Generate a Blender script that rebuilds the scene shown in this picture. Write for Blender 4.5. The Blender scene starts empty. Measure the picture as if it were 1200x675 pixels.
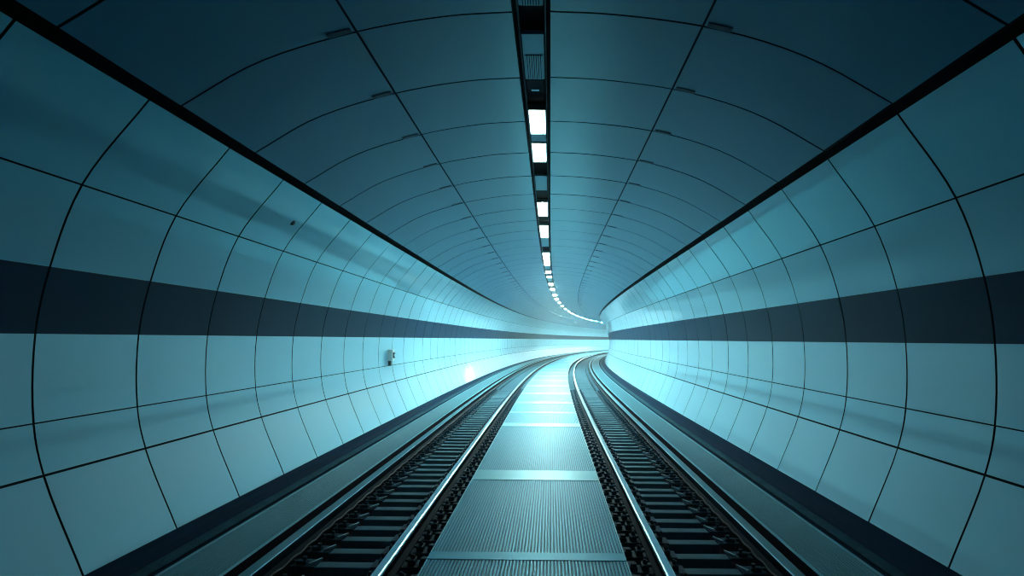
import bpy, bmesh, math, random
from bisect import bisect
random.seed(7)
S = bpy.context.scene
C = S.collection
F_PX, VPX, VPY, ROLL = 700.0, 645.0, 397.5, 0.0105
CAM_X, CAM_Z = -(-0.25), 2.6

# ------------------------------------------------------------------ track of the tunnel
Y0, Y1 = -14.0, 172.0
def cx(y): return 8.6e-5 * max(0.0, y - 15.0) ** 2.5
_T = [(0.0, Y0)]
_y, _s, _st = Y0, 0.0, 0.05
while _y < Y1 + 10:
    d = (cx(_y + _st) - cx(_y))
    _s += math.hypot(d, _st); _y += _st
    _T.append((_s, _y))
_SS = [t[0] for t in _T]
def y_of(s):
    """distance run along the line (0 at the camera) -> forward coordinate"""
    s = s - Y0
    i = max(1, min(len(_T) - 1, bisect(_SS, s)))
    a, b = _T[i - 1], _T[i]
    return a[1] + (b[1] - a[1]) * (s - a[0]) / (b[0] - a[0])
def P(s, r, z=0.0):
    y = y_of(s)
    g = (cx(y + .05) - cx(y - .05)) / .1
    n = math.hypot(1, g)
    return (cx(y) + r / n, y - r * g / n, z)
def heading(s):
    y = y_of(s)
    return -math.atan((cx(y + .05) - cx(y - .05)) / .1)
S1 = 178.0

# ------------------------------------------------------------------ materials
def mat(name, col, rough=.5, metal=0., coat=0., coat_rough=.05, bump=0., bscale=40., rvar=0., cvar=0., emit=None, spec=.5, stretch=None, ior=1.5):
    m = bpy.data.materials.new(name); m.use_nodes = True
    nt = m.node_tree; b = nt.nodes['Principled BSDF']
    def lin(c): return (c[0], c[1], c[2], 1)
    b.inputs['Base Color'].default_value = lin(col)
    b.inputs['Roughness'].default_value = rough
    b.inputs['Metallic'].default_value = metal
    b.inputs['Coat Weight'].default_value = coat
    b.inputs['Coat Roughness'].default_value = coat_rough
    b.inputs['Specular IOR Level'].default_value = spec
    b.inputs['IOR'].default_value = ior
    tc = nt.nodes.new('ShaderNodeTexCoord')
    mp = nt.nodes.new('ShaderNodeMapping'); nt.links.new(tc.outputs['Object'], mp.inputs['Vector'])
    if stretch: mp.inputs['Scale'].default_value = stretch
    if rvar or cvar:
        n = nt.nodes.new('ShaderNodeTexNoise'); n.inputs['Scale'].default_value = bscale * .12
        n.inputs['Detail'].default_value = 4
        nt.links.new(mp.outputs[0], n.inputs['Vector'])
        if rvar:
            r = nt.nodes.new('ShaderNodeMapRange')
            r.inputs[3].default_value = max(.02, rough - rvar); r.inputs[4].default_value = rough + rvar
            nt.links.new(n.outputs[0], r.inputs[0]); nt.links.new(r.outputs[0], b.inputs['Roughness'])
        if cvar:
            x = nt.nodes.new('ShaderNodeMix'); x.data_type = 'RGBA'
            x.inputs[6].default_value = lin([c * (1 - cvar) for c in col]); x.inputs[7].default_value = lin([min(1, c * (1 + cvar)) for c in col])
            nt.links.new(n.outputs[0], x.inputs[0]); nt.links.new(x.outputs[2], b.inputs['Base Color'])
    if bump:
        n2 = nt.nodes.new('ShaderNodeTexNoise'); n2.inputs['Scale'].default_value = bscale; n2.inputs['Detail'].default_value = 5
        nt.links.new(mp.outputs[0], n2.inputs['Vector'])
        bp = nt.nodes.new('ShaderNodeBump'); bp.inputs['Strength'].default_value = bump; bp.inputs['Distance'].default_value = .02
        nt.links.new(n2.outputs[0], bp.inputs['Height']); nt.links.new(bp.outputs[0], b.inputs['Normal'])
    if emit:
        b.inputs['Emission Color'].default_value = lin(emit[:3]); b.inputs['Emission Strength'].default_value = emit[3]
    return m
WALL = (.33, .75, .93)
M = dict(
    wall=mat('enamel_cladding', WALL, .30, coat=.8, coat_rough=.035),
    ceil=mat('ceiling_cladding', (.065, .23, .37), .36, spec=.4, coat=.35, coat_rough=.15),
    band=mat('navy_enamel', (.005, .030, .070), .5, spec=.08),
    gap=mat('shadow_backing', (.008, .020, .034), .8, spec=.1),
    black=mat('matt_black', (.008, .003, .012), .7, spec=.1),
    kerb=mat('dark_kerb', (.004, .022, .050), .8, spec=.02, bump=.15, bscale=60),
    deck=mat('ribbed_steel_deck', (.05, .27, .37), .50, metal=.4, spec=.02),
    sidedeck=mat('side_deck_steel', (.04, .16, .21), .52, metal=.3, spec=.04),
    groove=mat('deck_groove', (.025, .12, .17), .6, spec=.2),
    outer=mat('dull_rail_head', (.06, .20, .26), .5, metal=.3, spec=.05),
    edge=mat('deck_edge', (.11, .34, .43), .45, metal=.4, spec=.04),
    plate=mat('smooth_joint_plate', (.09, .33, .40), .46, metal=.3, spec=.04),
    pit=mat('pit_floor', (.003, .003, .012), .9, spec=.03, bump=.6, bscale=25),
    plinth=mat('plinth_dark', (.003, .003, .012), .8, spec=.03, bump=.2, bscale=40),
    steel=mat('worn_rail_head', (.17, .34, .42), .33, metal=1),
    railside=mat('rail_web', (.004, .014, .026), .8, spec=.03, bump=.1, bscale=60),
    sleeper=mat('sleeper_concrete', (.045, .135, .185), .7, spec=.08, bump=.12, bscale=50, cvar=.2),
    iron=mat('fastening_iron', (.014, .05, .08), .6, spec=.03, bump=.3, bscale=70, cvar=.3),
    clip=mat('clip_steel', (.25, .34, .38), .32, metal=.9),
    cable=mat('cable_grey', (.02, .035, .05), .6, spec=.1),
    bundle=mat('cable_bundle', (.02, .07, .10), .8, spec=.02, bump=1.0, bscale=22, cvar=.6),
    cover=mat('cover_plate_grey', (.13, .24, .32), .4, metal=.3),
    frame=mat('lamp_frame', (.22, .34, .38), .35, metal=.5),
    lamp0=mat('lamp_diffuser', (.9, .9, .85), .5, emit=(.75, 1, .90, 15)),
    lamp1=mat('lamp_diffuser', (.9, .9, .85), .5, emit=(.75, 1, .90, 110)),
    lamp2=mat('lamp_diffuser', (.9, .9, .85), .5, emit=(.75, 1, .90, 500)),
    lamp3=mat('lamp_diffuser', (.9, .9, .85), .5, emit=(.75, 1, .90, 750)),
    lamp4=mat('lamp_diffuser', (.9, .9, .85), .5, emit=(.75, 1, .90, 1150)),
    lamp5=mat('lamp_diffuser', (.9, .9, .85), .5, emit=(.75, 1, .90, 420)),
    lamp6=mat('lamp_diffuser', (.9, .9, .85), .5, emit=(.75, 1, .90, 1100)),
    bracket=mat('bracket_grey', (.035, .06, .10), .6),
    white=mat('white_casing', (.7, .85, .85), .35),
    dark=mat('dark_handset', (.03, .06, .07), .5),
)

# ------------------------------------------------------------------ builders
def link(name, me, parent=None, mats=(), smooth=False):
    for m in mats: me.materials.append(M[m])
    if smooth:
        for p in me.polygons: p.use_smooth = True
    o = bpy.data.objects.new(name, me); C.objects.link(o)
    if parent: o.parent = parent
    return o
def tag(o, label=None, cat=None, group=None, kind=None):
    if label: o['label'] = label
    if cat: o['category'] = cat
    if group: o['group'] = group
    if kind: o['kind'] = kind
    return o
def empty(name, loc=(0, 0, 0), rz=0.):
    o = bpy.data.objects.new(name, None); C.objects.link(o)
    o.location = loc; o.rotation_euler = (0, 0, rz); o.empty_display_size = .1
    return o
class Geo:
    def __init__(s): s.v = []; s.f = []; s.m = []
    def quad(s, a, b, c, d, m=0):
        i = len(s.v); s.v += [a, b, c, d]; s.f.append((i, i + 1, i + 2, i + 3)); s.m.append(m)
    def grid(s, rows, m=0, mrow=None):
        i0 = len(s.v); n = len(rows[0])
        for r in rows: s.v += r
        for i in range(len(rows) - 1):
            for j in range(n - 1):
                a = i0 + i * n + j
                s.f.append((a, a + 1, a + n + 1, a + n)); s.m.append(mrow[j] if mrow else m)
    def mesh(s, name):
        me = bpy.data.meshes.new(name); me.from_pydata(s.v, [], s.f); me.update()
        me.polygons.foreach_set('material_index', s.m)
        return me
def stations(s0, s1, step):
    n = max(1, int(math.ceil((s1 - s0) / step)))
    return [s0 + (s1 - s0) * i / n for i in range(n + 1)]
def sweep(name, prof, s0, s1, mats, parent=None, step=1.2, closed=True, caps=True, mrow=None, smooth=False):
    """carry an outline (offset across the line, height) along the curve of the tunnel"""
    pr = list(prof) + ([prof[0]] if closed else [])
    g = Geo()
    g.grid([[P(s, r, z) for r, z in pr] for s in stations(s0, s1, step)], mrow=mrow)
    me = g.mesh(name)
    bm = bmesh.new(); bm.from_mesh(me)
    bmesh.ops.remove_doubles(bm, verts=bm.verts, dist=1e-5)
    if closed and caps: bmesh.ops.holes_fill(bm, edges=[e for e in bm.edges if e.is_boundary], sides=0)
    bmesh.ops.recalc_face_normals(bm, faces=bm.faces)
    bm.to_mesh(me); bm.free()
    return link(name, me, parent, mats, smooth)
def box_bm(bm, c, d, bev=0., rot=None, mi=0):
    r = bmesh.ops.create_cube(bm, size=1)
    vs = r['verts']
    bmesh.ops.scale(bm, vec=d, verts=vs)
    if bev:
        es = list({e for v in vs for e in v.link_edges})
        q = bmesh.ops.bevel(bm, geom=es, offset=bev, segments=2, affect='EDGES', profile=.6)
        vs = list({v for f in q['faces'] for v in f.verts} | {v for v in vs if v.is_valid})
    if rot:
        from mathutils import Matrix
        bmesh.ops.rotate(bm, cent=(0, 0, 0), matrix=Matrix.Rotation(rot[0], 3, rot[1]), verts=vs)
    bmesh.ops.translate(bm, vec=c, verts=vs)
    for v in vs:
        for f in v.link_faces: f.material_index = mi
def cyl_bm(bm, c, r, h, seg=16, r2=None, rot=None):
    q = bmesh.ops.create_cone(bm, cap_ends=True, segments=seg, radius1=r, radius2=r if r2 is None else r2, depth=h)
    vs = q['verts']
    if rot:
        from mathutils import Matrix
        bmesh.ops.rotate(bm, cent=(0, 0, 0), matrix=Matrix.Rotation(rot[0], 3, rot[1]), verts=vs)
    bmesh.ops.translate(bm, vec=c, verts=vs)
def bm_mesh(name, fn):
    bm = bmesh.new(); fn(bm); me = bpy.data.meshes.new(name); bm.to_mesh(me); bm.free(); return me
def copy_tree(o, parent=None):
    c = o.copy(); C.objects.link(c); c.parent = parent
    for ch in o.children: copy_tree(ch, c)
    return c
def catmull(pts, i, t):
    p0 = pts[max(0, i - 1)]; p1 = pts[i]; p2 = pts[i + 1]; p3 = pts[min(len(pts) - 1, i + 2)]
    if i == 0: p0 = (2 * p1[0] - p2[0], 2 * p1[1] - p2[1])
    if i + 2 > len(pts) - 1: p3 = (2 * p2[0] - p1[0], 2 * p2[1] - p1[1])
    def tj(a, b): return max(1e-6, math.hypot(a[0] - b[0], a[1] - b[1])) ** .5
    t0 = 0; t1 = tj(p0, p1); t2 = t1 + tj(p1, p2); t3 = t2 + tj(p2, p3)
    u = t1 + (t2 - t1) * t
    def L(a, b, ta, tb): return tuple((tb - u) / (tb - ta) * a[k] + (u - ta) / (tb - ta) * b[k] for k in (0, 1))
    A1 = L(p0, p1, t0, t1); A2 = L(p1, p2, t1, t2); A3 = L(p2, p3, t2, t3)
    B1 = L(A1, A2, t0, t2); B2 = L(A2, A3, t1, t3)
    return L(B1, B2, t1, t2)

# ------------------------------------------------------------------ outline of the lining (metres across, metres up)
WL = [(-4.89, -.08), (-5.34, 1.03), (-5.46, 1.604), (-5.45, 2.60), (-5.295, 3.344), (-4.95, 4.254), (-4.22, 5.20)]
WR = [(4.68, .11), (5.075, 1.147), (5.18, 1.694), (5.17, 2.60), (5.04, 3.345), (4.72, 4.21), (4.07, 5.13)]
CL = [(-3.86, 5.14), (-3.04, 5.62), (-1.93, 5.98), (-.91, 6.165), (-.20, 6.215)]
CR = [(.20, 6.225), (.90, 6.2), (1.90, 6.08), (2.62, 5.907), (3.22, 5.68), (4.02, 5.24)]
RING0, RING = 6.61, 1.66
RINGS = [RING0 + RING * k for k in range(-12, 104)]
RINGS = [s for s in RINGS if -13 < s < S1]

def dense(pts, i0, i1, n):
    """points along the outline between two of its knots, evenly spaced"""
    raw = [catmull(pts, i, k / 12) for i in range(i0, i1) for k in range(12)] + [pts[i1]]
    L = [0.]
    for a, b in zip(raw, raw[1:]): L.append(L[-1] + math.hypot(a[0] - b[0], a[1] - b[1]))
    out = []
    for k in range(n + 1):
        d = L[-1] * k / n
        j = max(1, min(len(L) - 1, bisect(L, d)))
        t = (d - L[j - 1]) / max(1e-9, L[j] - L[j - 1])
        out.append((raw[j - 1][0] + (raw[j][0] - raw[j - 1][0]) * t, raw[j - 1][1] + (raw[j][1] - raw[j - 1][1]) * t))
    return out
CEN = (0., 2.7)
def outward(p, d):
    x, z = p[0] - CEN[0], p[1] - CEN[1]
    n = math.hypot(x, z)
    return (p[0] + x / n * d, p[1] + z / n * d)

def panels(g, pts, i0, i1, gap_lo, gap_hi, n, ringgap=.030, wob=.0022):
    """one course of curved cladding panels with real joints between the rings"""
    base = dense(pts, i0, i1, n)
    L = sum(math.hypot(a[0] - b[0], a[1] - b[1]) for a, b in zip(base, base[1:]))
    def pt(u):                     # u in metres along
        x = max(0., min(1., u / L)) * n
        j = min(n - 1, int(x)); t = x - j
        return (base[j][0] + (base[j + 1][0] - base[j][0]) * t, base[j][1] + (base[j + 1][1] - base[j][1]) * t)
    row = [pt(gap_lo + (L - gap_lo - gap_hi) * k / n) for k in range(n + 1)]
    for a, b in zip(RINGS, RINGS[1:]):
        s0, s1 = a + ringgap / 2, b - ringgap / 2
        c4 = [random.uniform(-wob, wob) for _ in range(4)]
        ns = 4
        def off(u, v): return (c4[0] * (1 - u) + c4[1] * u) * (1 - v) + (c4[2] * (1 - u) + c4[3] * u) * v
        rows = []
        for q in range(ns + 1):
            s = s0 + (s1 - s0) * q / ns
            rows.append([P(s, *outward(p, off(q / ns, k / n))) for k, p in enumerate(row)])
        g.grid(rows)
        # folded-back edges
        for q, s in ((0, s0), (ns, s1)):
            g.grid([rows[q], [P(s, *outward(p, .035)) for p in row]], m=1)
        for k in (0, n):
            if (k == 0 and gap_lo) or (k == n and gap_hi):
                g.grid([[r[k] for r in rows], [P(s0 + (s1 - s0) * q / ns, *outward(row[k], .035)) for q in range(ns + 1)]], m=1)
def backing(g, pts, i0, i1, n):
    row = [outward(p, .04) for p in dense(pts, i0, i1, n)]
    g.grid([[P(s, *p) for p in row] for s in stations(RINGS[0], RINGS[-1], RING)], m=1)

def lining(name, courses, pts, back, mats):
    g = Geo()
    for c in courses: panels(g, pts, *c)
    if back: backing(g, pts, 0, len(pts) - 1, 24)
    return link(name, g.mesh(name), None, mats, True)
def flat_edges(o):
    me = o.data
    for p in me.polygons: p.use_smooth = (p.material_index == 0)
for side, W in (('left', WL), ('right', WR)):
    w = tag(lining('wall_' + side, [(0, 1, 0, .014, 6), (1, 2, .014, .008, 4), (2, 3, .008, 0, 5), (4, 5, 0, .010, 5), (5, 6, .010, 0, 6)], W, True, ('wall', 'gap')), kind='structure')
    flat_edges(w)
    g = Geo(); panels(g, W, 3, 4, 0, 0, 5)
    b = link('painted_band', g.mesh('painted_band'), w, ('band', 'gap')); flat_edges(b)
    for p in b.data.polygons: p.use_smooth = p.material_index == 0
    b['label'] = 'dark navy band between pale courses'
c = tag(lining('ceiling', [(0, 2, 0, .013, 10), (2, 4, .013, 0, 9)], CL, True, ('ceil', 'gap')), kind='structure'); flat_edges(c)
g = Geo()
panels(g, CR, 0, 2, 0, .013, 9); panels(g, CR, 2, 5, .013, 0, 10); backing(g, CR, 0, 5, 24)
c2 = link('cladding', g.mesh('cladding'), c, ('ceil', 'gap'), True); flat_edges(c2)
# dark recesses between wall and ceiling, and the channel the lamps sit in
A0, A1 = RINGS[0], RINGS[-1]
sweep('trim_1', [(-4.25, 5.235), (-4.42, 5.34), (-4.1, 5.62), (-3.72, 5.36), (-3.87, 5.16), (-3.86, 5.14), (-3.70, 5.35), (-4.08, 5.66), (-4.46, 5.36), (-4.27, 5.22)], A0, A1, ('black',), step=RING)['kind'] = 'structure'
sweep('trim_2', [(4.10, 5.16), (4.36, 5.26), (4.16, 5.56), (3.88, 5.42), (4.03, 5.25), (4.02, 5.23), (3.86, 5.42), (4.16, 5.60), (4.40, 5.28), (4.12, 5.14)], A0, A1, ('black',), step=RING)['kind'] = 'structure'
ch = sweep('trim_3', [(-.20, 6.213), (-.20, 6.33), (.20, 6.33), (.20, 6.222), (.213, 6.222), (.213, 6.345), (-.213, 6.345), (-.213, 6.213)], A0, A1, ('black',), step=RING)
tag(ch, kind='structure')

# ------------------------------------------------------------------ floor, walkways, kerbs
sweep('floor', [(-4.95, -.52), (4.9, -.52), (4.9, -.62), (-4.95, -.62)], A0, A1, ('pit',), step=RING)['kind'] = 'structure'
def ribs(r0, r1, pitch, h=.007, top=0.):
    n = int(round((r1 - r0) / pitch)); p = (r1 - r0) / n
    out = []
    for k in range(n):
        a = r0 + k * p
        out += [(a + p * .12, top - h), (a + p * .26, top), (a + p * .74, top), (a + p * .88, top - h)]
    return out
def deck(name, r0, r1, pitch, bottom, label, ew=.0, h=.008):
    rt = ribs(r0 + .02 + ew, r1 - .02 - ew, pitch, h)
    root = empty(name, P(0, (r0 + r1) / 2, bottom)); tag(root, label, 'walkway')
    inv = root.location.copy()
    pts = [(r0, bottom), (r0, 0), (r0 + .02 + ew, 0)] + rt + [(r1 - .02 - ew, 0), (r1, 0), (r1, bottom)]
    body = [3 if k % 4 == 0 else 0 for k in range(len(rt) + 1)]
    mrow = [2, 1] + body + [1, 2, 2]
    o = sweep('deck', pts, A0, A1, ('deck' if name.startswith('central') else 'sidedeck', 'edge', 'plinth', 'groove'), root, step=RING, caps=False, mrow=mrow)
    o.location = -inv
    return root
deck('central_walkway', -1.18, 1.18, .040, -.52, 'wide ribbed steel walkway running between the two tracks')
deck('side_walkway', -4.00, -3.27, .040, -.52, 'narrow ribbed walkway between the left track and the left wall', .03)
deck('side_walkway', 3.27, 4.00, .040, -.52, 'narrow ribbed walkway between the right track and the right wall', .03)
for n, sg, base, zb in ((4, -1, 4.89, -.08), (5, 1, 4.68, .11)):
    sweep('trim_%d' % n, [(sg * 4.0, -.09), (sg * 4.44, -.09), (sg * 4.50, -.01), (sg * (base - .12), zb - .005), (sg * (base + .06), zb + .012), (sg * (base + .10), -.3), (sg * 4.0, -.3)],
          A0, A1, ('kerb',), step=RING)['kind'] = 'structure'
    sweep('trim_%d' % (n + 2), [(sg * 2.985, -.215), (sg * 3.255, -.215), (sg * 3.255, -.515), (sg * 2.96, -.515)], A0, A1, ('plinth',), step=RING)['kind'] = 'structure'
    nm = 'left' if sg < 0 else 'right'
    pr = [(sg * 4.27 + math.cos(a) * .095, -.06 + math.sin(a) * .028) for a in [math.pi * 2 * k / 12 for k in range(12)]]
    o = sweep('cable_bundle', pr, A0, A1, ('bundle',), step=.8, smooth=True)
    tag(o, 'lumpy grey cable bundle in the dark gutter along the %s wall' % nm, 'cables')

# smooth joint plates lying across the central walkway
plates = [(7.02, .24), (11.0, .8), (17.75, .7), (20.9, .5), (24.0, .8), (28.0, .9), (32.6, .9), (37.0, .9), (41.6, .9), (46.4, .9), (51.4, .9), (57, .9), (63, .9), (70, .9)]
ords = ['first', 'second', 'third', 'fourth', 'fifth', 'sixth', 'seventh', 'eighth', 'ninth', 'tenth', 'eleventh', 'twelfth', 'thirteenth', 'fourteenth',
        'fifteenth', 'sixteenth', 'seventeenth', 'eighteenth', 'nineteenth', 'twentieth', 'twenty-first', 'twenty-second', 'twenty-third', 'twenty-fourth', 'twenty-fifth',
        'twenty-sixth', 'twenty-seventh', 'twenty-eighth', 'twenty-ninth', 'thirtieth']
for i, (s, d) in enumerate(plates):
    o = sweep('joint_plate', [(-1.175, .0005), (-1.17, .006), (1.17, .006), (1.175, .0005)], s, s + d, ('deck' if i == 0 else 'plate',), step=.5)
    lab = ['narrow dull joint plate nearest the bottom edge, across the central walkway', 'widest bright joint plate across the central walkway'][i] if i < 2 else \
        'pale joint plate across the central walkway, %s from the foreground' % ords[i]
    tag(o, lab, 'joint plate', 'joint plates across the central walkway')

# ------------------------------------------------------------------ rails
def rail(rc, side, label):
    w = .058 if abs(rc) < 2 else .07; f = .085
    inner = 0 if abs(rc) < 2 else 1
    b = .022 if inner == 0 else .010
    t = [(-w, -b), (-w + b * .35, -b * .3), (-w + b, 0), (w - b, 0), (w - b * .35, -b * .3), (w, -b), (w, -.045), (.022, -.062), (.02, -.165), (f, -.195), (f, -.214), (-f, -.214), (-f, -.195), (-.02, -.165), (-.022, -.062), (-w, -.045)]
    pr = [(rc + x, z) for x, z in t]
    mrow = [0] * 5 + [0] + [1] * 9 + [0]
    if inner: mrow = ([0, 0, 2, 2, 2] if side > 0 else [2, 2, 2, 0, 0]) + [1] * 11  # outer rails: thin highlight put into the track-side edge as brighter steel
    o = sweep('rail', pr, A0, A1, ('steel', 'railside', 'outer'), step=1.0, mrow=mrow)
    return tag(o, label, 'rail', 'running rails')
rail(-3.05, -1, 'outer rail of the left track, beside the narrow left walkway')
rail(-1.64, -1, 'bright inner rail of the left track, left of the central walkway')
rail(1.62, 1, 'bright inner rail of the right track, right of the central walkway')
rail(3.05, 1, 'outer rail of the right track, beside the narrow right walkway')

# ------------------------------------------------------------------ sleepers with fastenings
def sleeper_proto(sg):
    x = lambda v: sg * v
    root = empty('railway_sleeper')
    def slab(bm):
        box_bm(bm, (x(1.92), 0, -.31), (1.44, .19, .14), .012)
    link('beam', bm_mesh('beam', slab), root, ('sleeper',))
    def bp(xc, w):
        def f(bm):
            box_bm(bm, (x(xc), 0, -.232), (w, .26, .03), .006)
        return f
    # plate under the inner rail
    p = link('baseplate', bm_mesh('baseplate', bp(1.62, .62)), root, ('iron',))
    def lump(xc, s):
        def f(bm):
            box_bm(bm, (x(xc), 0, -.185), (.09, .17, .075), .016)
            cyl_bm(bm, (x(xc) + .005, .0, -.135), .028, .05, 10)
            cyl_bm(bm, (x(xc), .0, -.112), .018, .03, 8)
            box_bm(bm, (x(xc) - s * x(.055), 0, -.165), (.05, .10, .03), .008, None)
        return f
    link('rail_clamp', bm_mesh('rail_clamp', lump(1.44, -1)), p, ('iron',))
    link('rail_clamp', bm_mesh('rail_clamp2', lump(1.80, 1)), p, ('iron',))
    def anchor(bm):
        box_bm(bm, (x(1.285), .02, -.20), (.12, .20, .07), .015)
        box_bm(bm, (x(1.30), -.03, -.155), (.07, .07, .04), .01)
    link('anchor_block', bm_mesh('anchor_block', anchor), root, ('iron',))
    # outer end
    p2 = link('baseplate', bm_mesh('baseplate2', bp(2.77, .30)), root, ('iron',))
    def springclip(bm):
        box_bm(bm, (x(2.655), .0, -.195), (.02, .24, .03), .006, (sg * .30, 'Z'))
        cyl_bm(bm, (x(2.76), .05, -.19), .032, .06, 10)
        cyl_bm(bm, (x(2.76), .05, -.155), .018, .04, 8)
        box_bm(bm, (x(2.80), -.06, -.20), (.13, .07, .05), .012, None)
    def fixrot(bm): springclip(bm)
    def clipm(bm):
        q = bmesh.ops.create_cube(bm, size=1); vs = q['verts']
        bmesh.ops.scale(bm, vec=(.022, .21, .026), verts=vs)
        from mathutils import Matrix
        bmesh.ops.rotate(bm, cent=(0, 0, 0), matrix=Matrix.Rotation(sg * .45, 3, 'Z'), verts=vs)
        bmesh.ops.translate(bm, vec=(x(2.645), 0, -.20), verts=vs)
    link('spring_clip', bm_mesh('spring_clip', clipm), p2, ('clip',))
    def boltm(bm):
        box_bm(bm, (x(2.80), -.03, -.195), (.13, .09, .05), .014)
        cyl_bm(bm, (x(2.77), -.03, -.155), .026, .05, 10)
    link('rail_clamp', bm_mesh('bolt_clamp', boltm), p2, ('iron',))
    def hold(bm):
        box_bm(bm, (x(2.915), .0, -.265), (.045, .05, .16), .01)
    link('cable_bracket', bm_mesh('cable_bracket', hold), root, ('cable',))
    return root
rng = random.Random(3)
pitch = .50
for sg, nm in ((-1, 'left'), (1, 'right')):
    proto = sleeper_proto(sg)
    far_me = bm_mesh('far_sleeper', lambda bm: (box_bm(bm, (sg * 1.92, 0, -.31), (1.44, .19, .14)), box_bm(bm, (sg * 1.38, 0, -.20), (.24, .16, .09)), box_bm(bm, (sg * 2.78, 0, -.21), (.2, .16, .06))))
    far_me.materials.append(M['sleeper'])
    for k in range(150):
        s = 4.9 + k * pitch + rng.uniform(-.05, .05)
        if k < 56: o = proto if k == 0 else copy_tree(proto)
        else:
            o = bpy.data.objects.new('railway_sleeper', far_me); C.objects.link(o)
        o.location = P(s, 0, 0); o.rotation_euler = (0, 0, heading(s) + rng.uniform(-.006, .006))
        if k < 12: lab = 'dark sleeper of the %s track, %s from the foreground' % (nm, ords[k])
        elif k < 56: lab = 'dark sleeper in the straight run of the %s track' % nm
        else: lab = 'distant dark sleeper where the %s track bends' % nm
        tag(o, lab, 'sleeper', 'sleepers of the %s track' % nm)
    g = Geo(); s = 4.9 + 150 * pitch
    while s < A1 - 1:
        for a, b, z in ((1.2, 2.64, -.24), (2.70, 2.88, -.18)):
            q = [P(s - .09, sg * a, z), P(s - .09, sg * b, z), P(s + .09, sg * b, z), P(s + .09, sg * a, z)]
            w = [(p[0], p[1], -.40) for p in q]
            g.quad(*q)
            for i in range(4): g.quad(q[i], q[(i + 1) % 4], w[(i + 1) % 4], w[i])
        s += pitch
    o = link('railway_sleepers', g.mesh('railway_sleepers'), None, ('sleeper',))
    tag(o, 'mass of farthest sleepers round the bend of the %s track' % nm, 'sleepers', kind='stuff')
    # thin cable along the foot of the outer rail
    pts = []
    g = Geo(); rows = []
    for s in stations(2.5, 80, .125):
        zz = -.150 + .012 * math.cos(2 * math.pi * (s - 4.9) / pitch); rr = 2.918 + .006 * math.sin(s * 3.1)
        rows.append([P(s, sg * rr + math.cos(a) * .013, zz + math.sin(a) * .013) for a in [math.pi * 2 * q / 6 for q in range(7)]])
    g.grid(rows)
    o = link('trackside_cable', g.mesh('trackside_cable'), None, ('cable',), True)
    tag(o, 'thin cable sagging between brackets inside the outer rail of the %s track' % nm, 'cable')

# ------------------------------------------------------------------ lamps and covers in the ceiling channel
ZC = 6.20
def place(o, s, z=ZC): o.location = P(s, 0, z); o.rotation_euler = (0, 0, heading(s)); return o
def lamp(L, tier):
    r = empty('ceiling_lamp')
    def fr(bm):
        box_bm(bm, (-.135, 0, .035), (.014, L, .09), .003); box_bm(bm, (.135, 0, .035), (.014, L, .09), .003)
        if tier > 1:
            for e in (-1, 1): box_bm(bm, (0, e * (L / 2 + .01), .02), (.284, .03, .12), .003)
        box_bm(bm, (0, -L / 2 - .012, .035), (.284, .024, .09), .003); box_bm(bm, (0, L / 2 + .012, .035), (.284, .024, .09), .003)
        box_bm(bm, (0, 0, .085), (.26, L, .01))
        box_bm(bm, (.082, 0, .000), (.016, L, .012))
    link('frame', bm_mesh('lamp_frame', fr), r, ('frame',))
    def df(bm):
        box_bm(bm, (0, 0, .028 if tier < 2 else .062), (.25, L - .01, .04), .006)
    link('diffuser', bm_mesh('lamp_diffuser', df), r, ('lamp%d' % tier,))
    return r
lamps = [(9.35, 10.5), (10.95, 12.15), (15.7, 17.5), (18.9, 21.1), (24.7, 26.7), (27.1, 28.9), (31, 32.8), (33.5, 35.2), (37.8, 40.2), (41.6, 44.0), (47.1, 49.7),
         (52, 54.4), (57.4, 60), (63, 65.5), (69, 71.6), (75, 77.6), (82, 84.6), (89, 91.6), (96, 98.6), (103, 105.6), (110, 112.6), (117, 119.6), (124, 126.6),
         (131, 133.6), (138, 140.6), (145, 147.6), (152, 154.6), (159, 161.6), (166, 168.6)]
for i, (a, b) in enumerate(lamps):
    if i >= 6: a, b = a + (b - a) * .2, b - (b - a) * .2
    o = place(lamp(b - a - .05, (0, 0, 1, 1, 2, 2, 3, 3, 4, 4, 4, 4, 5, 5, 5, 5, 5)[i] if i < 17 else 6), (a + b) / 2)
    lab = ['nearest lit ceiling lamp, just beyond the black sockets', 'bright ceiling lamp right behind the nearest lamp'][i] if i < 2 else 'lit ceiling lamp in the centre channel, %s from the camera' % ords[i]
    tag(o, lab, 'lamp', 'lamps in the ceiling channel')
def cover(L, ribbed=0.):
    def f(bm):
        box_bm(bm, (0, 0, .03), (.262, L, .05), .003)
    return bm_mesh('cover_plate', f)
def add_cover(a, b, lab, rb=0.):
    L = b - a - .03
    o = link('ribbed_grille' if rb else 'cover_plate', cover(L), None, ('cover',))
    place(o, (a + b) / 2); tag(o, lab, 'cover plate', 'cover plates in the ceiling channel')
    if rb:
        d = L * rb - .04; yc = L / 2 - .02 - d / 2
        link('slot_backing', bm_mesh('slot_backing', lambda bm: box_bm(bm, (0, yc, .003), (.225, d, .006))), o, ('black',))
        def rb_(bm):
            for k in range(8): box_bm(bm, (-.1015 + .029 * k, yc, -.004), (.019, d, .010))
        link('ribs', bm_mesh('ribs', rb_), o, ('cover',))
add_cover(4.6, 6.47, 'ribbed ceiling grille at the top edge of the photo', .98)
add_cover(7.05, 8.3, 'half plain half ribbed ceiling grille between two black gaps', .6)
add_cover(10.56, 10.93, 'short plain cover plate between the two nearest lamps')
add_cover(13.2, 14.5, 'plain cover plate beyond the second nearest lamp')
add_cover(21.2, 23.3, 'plain cover plate beyond the fourth lamp')
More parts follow.
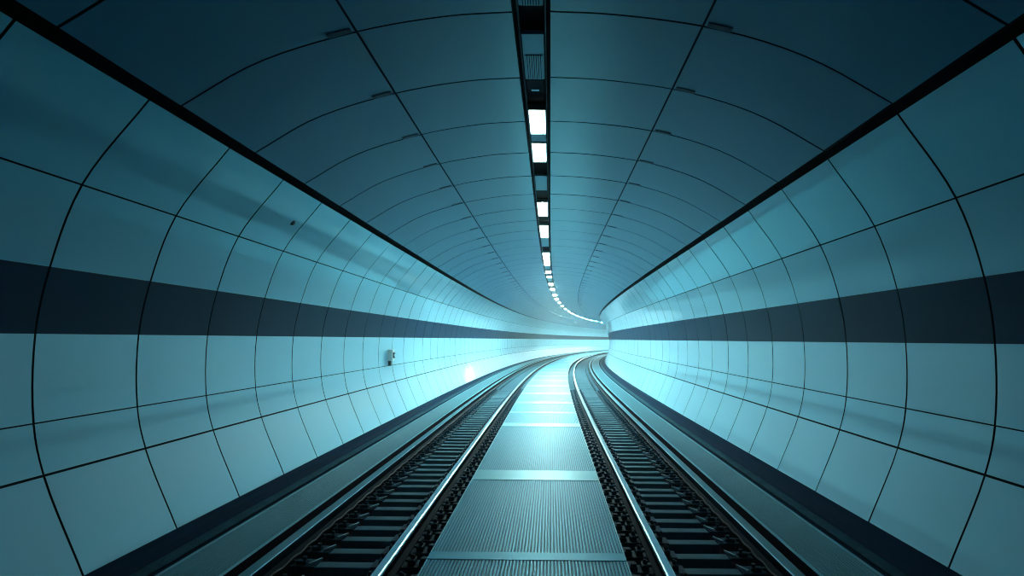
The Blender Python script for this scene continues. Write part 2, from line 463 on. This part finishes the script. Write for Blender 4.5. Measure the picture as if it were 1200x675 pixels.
for k, (a, b) in enumerate([(29.5, 30.7), (35.6, 37.3), (44.6, 46.5), (50, 51.6), (55, 57), (60.6, 62.5), (66.4, 68.4), (72.5, 74.5)]):
    add_cover(a, b, 'small distant cover plate in the ceiling channel, %s beyond the fourth lamp' % ords[k + 1])
def jbox():
    r = empty('junction_box')
    link('casing', bm_mesh('casing', lambda bm: box_bm(bm, (0, 0, .06), (.25, .44, .05), .008)), r, ('black',))
    link('highlight_plate', bm_mesh('highlight_plate', lambda bm: box_bm(bm, (-.01, .12, .032), (.11, .05, .006), .001)), r, ('clip',))  # shiny plate added to give the small highlight inside the box
    return r
tag(place(jbox(), 8.6), 'black junction box with a small highlight plate before the nearest lamp', 'box')
# thin side rails of the channel
for sg, nm in ((-1, 'left'), (1, 'right')):
    o = sweep('channel_rail', [(sg * .148, 6.200), (sg * .158, 6.200), (sg * .158, 6.325), (sg * .148, 6.325)], A0, A1, ('bracket',), ch, step=RING)

# brackets beside the ceiling joints, one at every ring on each side
def brack(bm):
    box_bm(bm, (0, 0, .004), (.27, .085, .012), .003)
    box_bm(bm, (-.1, 0, -.004), (.02, .05, .008), .002); box_bm(bm, (.1, 0, -.004), (.02, .05, .008), .002)
bme = bm_mesh('joint_bracket', brack); bme.materials.append(M['bracket'])
near = [s for s in RINGS if 4 < s < 60]
for sg, nm in ((-1, 'left'), (1, 'right')):
    for k, s in enumerate(near):
        o = bpy.data.objects.new('joint_bracket', bme); C.objects.link(o)
        r, z, sl = (-2.10, 5.936, -.28) if sg < 0 else (2.07, 6.046, .22)
        o.location = P(s - .06, r, z - .012); o.rotation_euler = (0, sl, heading(s))
        lab = 'small dark bracket at the %s ceiling joint, %s from the camera' % (nm, ords[k]) if k < 14 else 'tiny far bracket along the %s ceiling joint' % nm
        tag(o, lab, 'bracket', 'brackets along the %s ceiling joint' % nm)

# wall phone and sensor on the left wall
from mathutils import Vector
ph = empty('wall_phone', P(20.9, -5.42, 1.66), heading(20.9))
def pc(bm): box_bm(bm, (.09, 0, .32), (.18, .30, .40), .03)
link('casing', bm_mesh('phone_casing', pc), ph, ('white',))
def pd(bm):
    box_bm(bm, (.18, -.03, .32), (.06, .12, .18), .02); box_bm(bm, (.21, -.03, .39), (.05, .10, .05), .015); box_bm(bm, (.21, -.03, .25), (.05, .10, .05), .015)
link('handset', bm_mesh('handset', pd), ph, ('dark',))
link('bracket', bm_mesh('phone_bracket', lambda bm: box_bm(bm, (.05, 0, .06), (.10, .13, .22), .015)), ph, ('dark',))
tag(ph, 'small pale wall phone with dark handset on the left wall', 'phone')
sn = empty('wall_sensor', P(11.2, -4.66, 4.76))
d = Vector((CEN[0] + 4.66, 0, CEN[1] - 4.76)).normalized()
sn.rotation_euler = d.to_track_quat('Z', 'Y').to_euler()
link('mount', bm_mesh('sensor_mount', lambda bm: cyl_bm(bm, (0, 0, -.01), .075, .10, 24)), sn, ('bracket',))
def dome(bm):
    bmesh.ops.create_uvsphere(bm, u_segments=24, v_segments=12, radius=.06); bmesh.ops.translate(bm, vec=(0, 0, .04), verts=bm.verts)
link('dome', bm_mesh('sensor_dome', dome), sn, ('dark',), True)
tag(sn, 'small round dark sensor high on the left wall below the black strip', 'sensor')

# ------------------------------------------------------------------ world, camera, colour
w = bpy.data.worlds.new('world'); S.world = w; w.use_nodes = True
w.node_tree.nodes['Background'].inputs[0].default_value = (.5, .2, 1.0, 1)
w.node_tree.nodes['Background'].inputs[1].default_value = .006
vsn = w.node_tree.nodes.new('ShaderNodeVolumeScatter'); vsn.inputs['Color'].default_value = (.80, 1, 1, 1)   # thin haze in the tunnel air
vsn.inputs['Density'].default_value = .0012; vsn.inputs['Anisotropy'].default_value = .2
w.node_tree.links.new(vsn.outputs[0], w.node_tree.nodes['World Output'].inputs['Volume'])
cd = bpy.data.cameras.new('camera'); cam = bpy.data.objects.new('camera', cd); C.objects.link(cam); S.camera = cam
cam.location = (CAM_X, 0, CAM_Z); cam.rotation_euler = (math.pi / 2, 0, 0)
from mathutils import Matrix
cam.rotation_euler = (Matrix.Rotation(math.pi / 2, 3, 'X') @ Matrix.Rotation(ROLL, 3, 'Z')).to_euler()
cd.sensor_width = 36; cd.lens = 36 * F_PX / 1200; cd.clip_end = 500
cd.shift_x = -(VPX - 600) / 1200; cd.shift_y = (VPY - 337.5) / 1200
vs = S.view_settings; vs.view_transform = 'Standard'; vs.look = 'None'; vs.gamma = 1; vs.use_curve_mapping = False; vs.exposure = .27
S.display_settings.display_device = 'sRGB'
cy = S.cycles
cy.use_denoising = True; cy.filter_width = 1.1; cy.max_bounces = 12; cy.diffuse_bounces = 6; cy.glossy_bounces = 6
cy.sample_clamp_indirect = 6; cy.caustics_reflective = True; cy.blur_glossy = .5
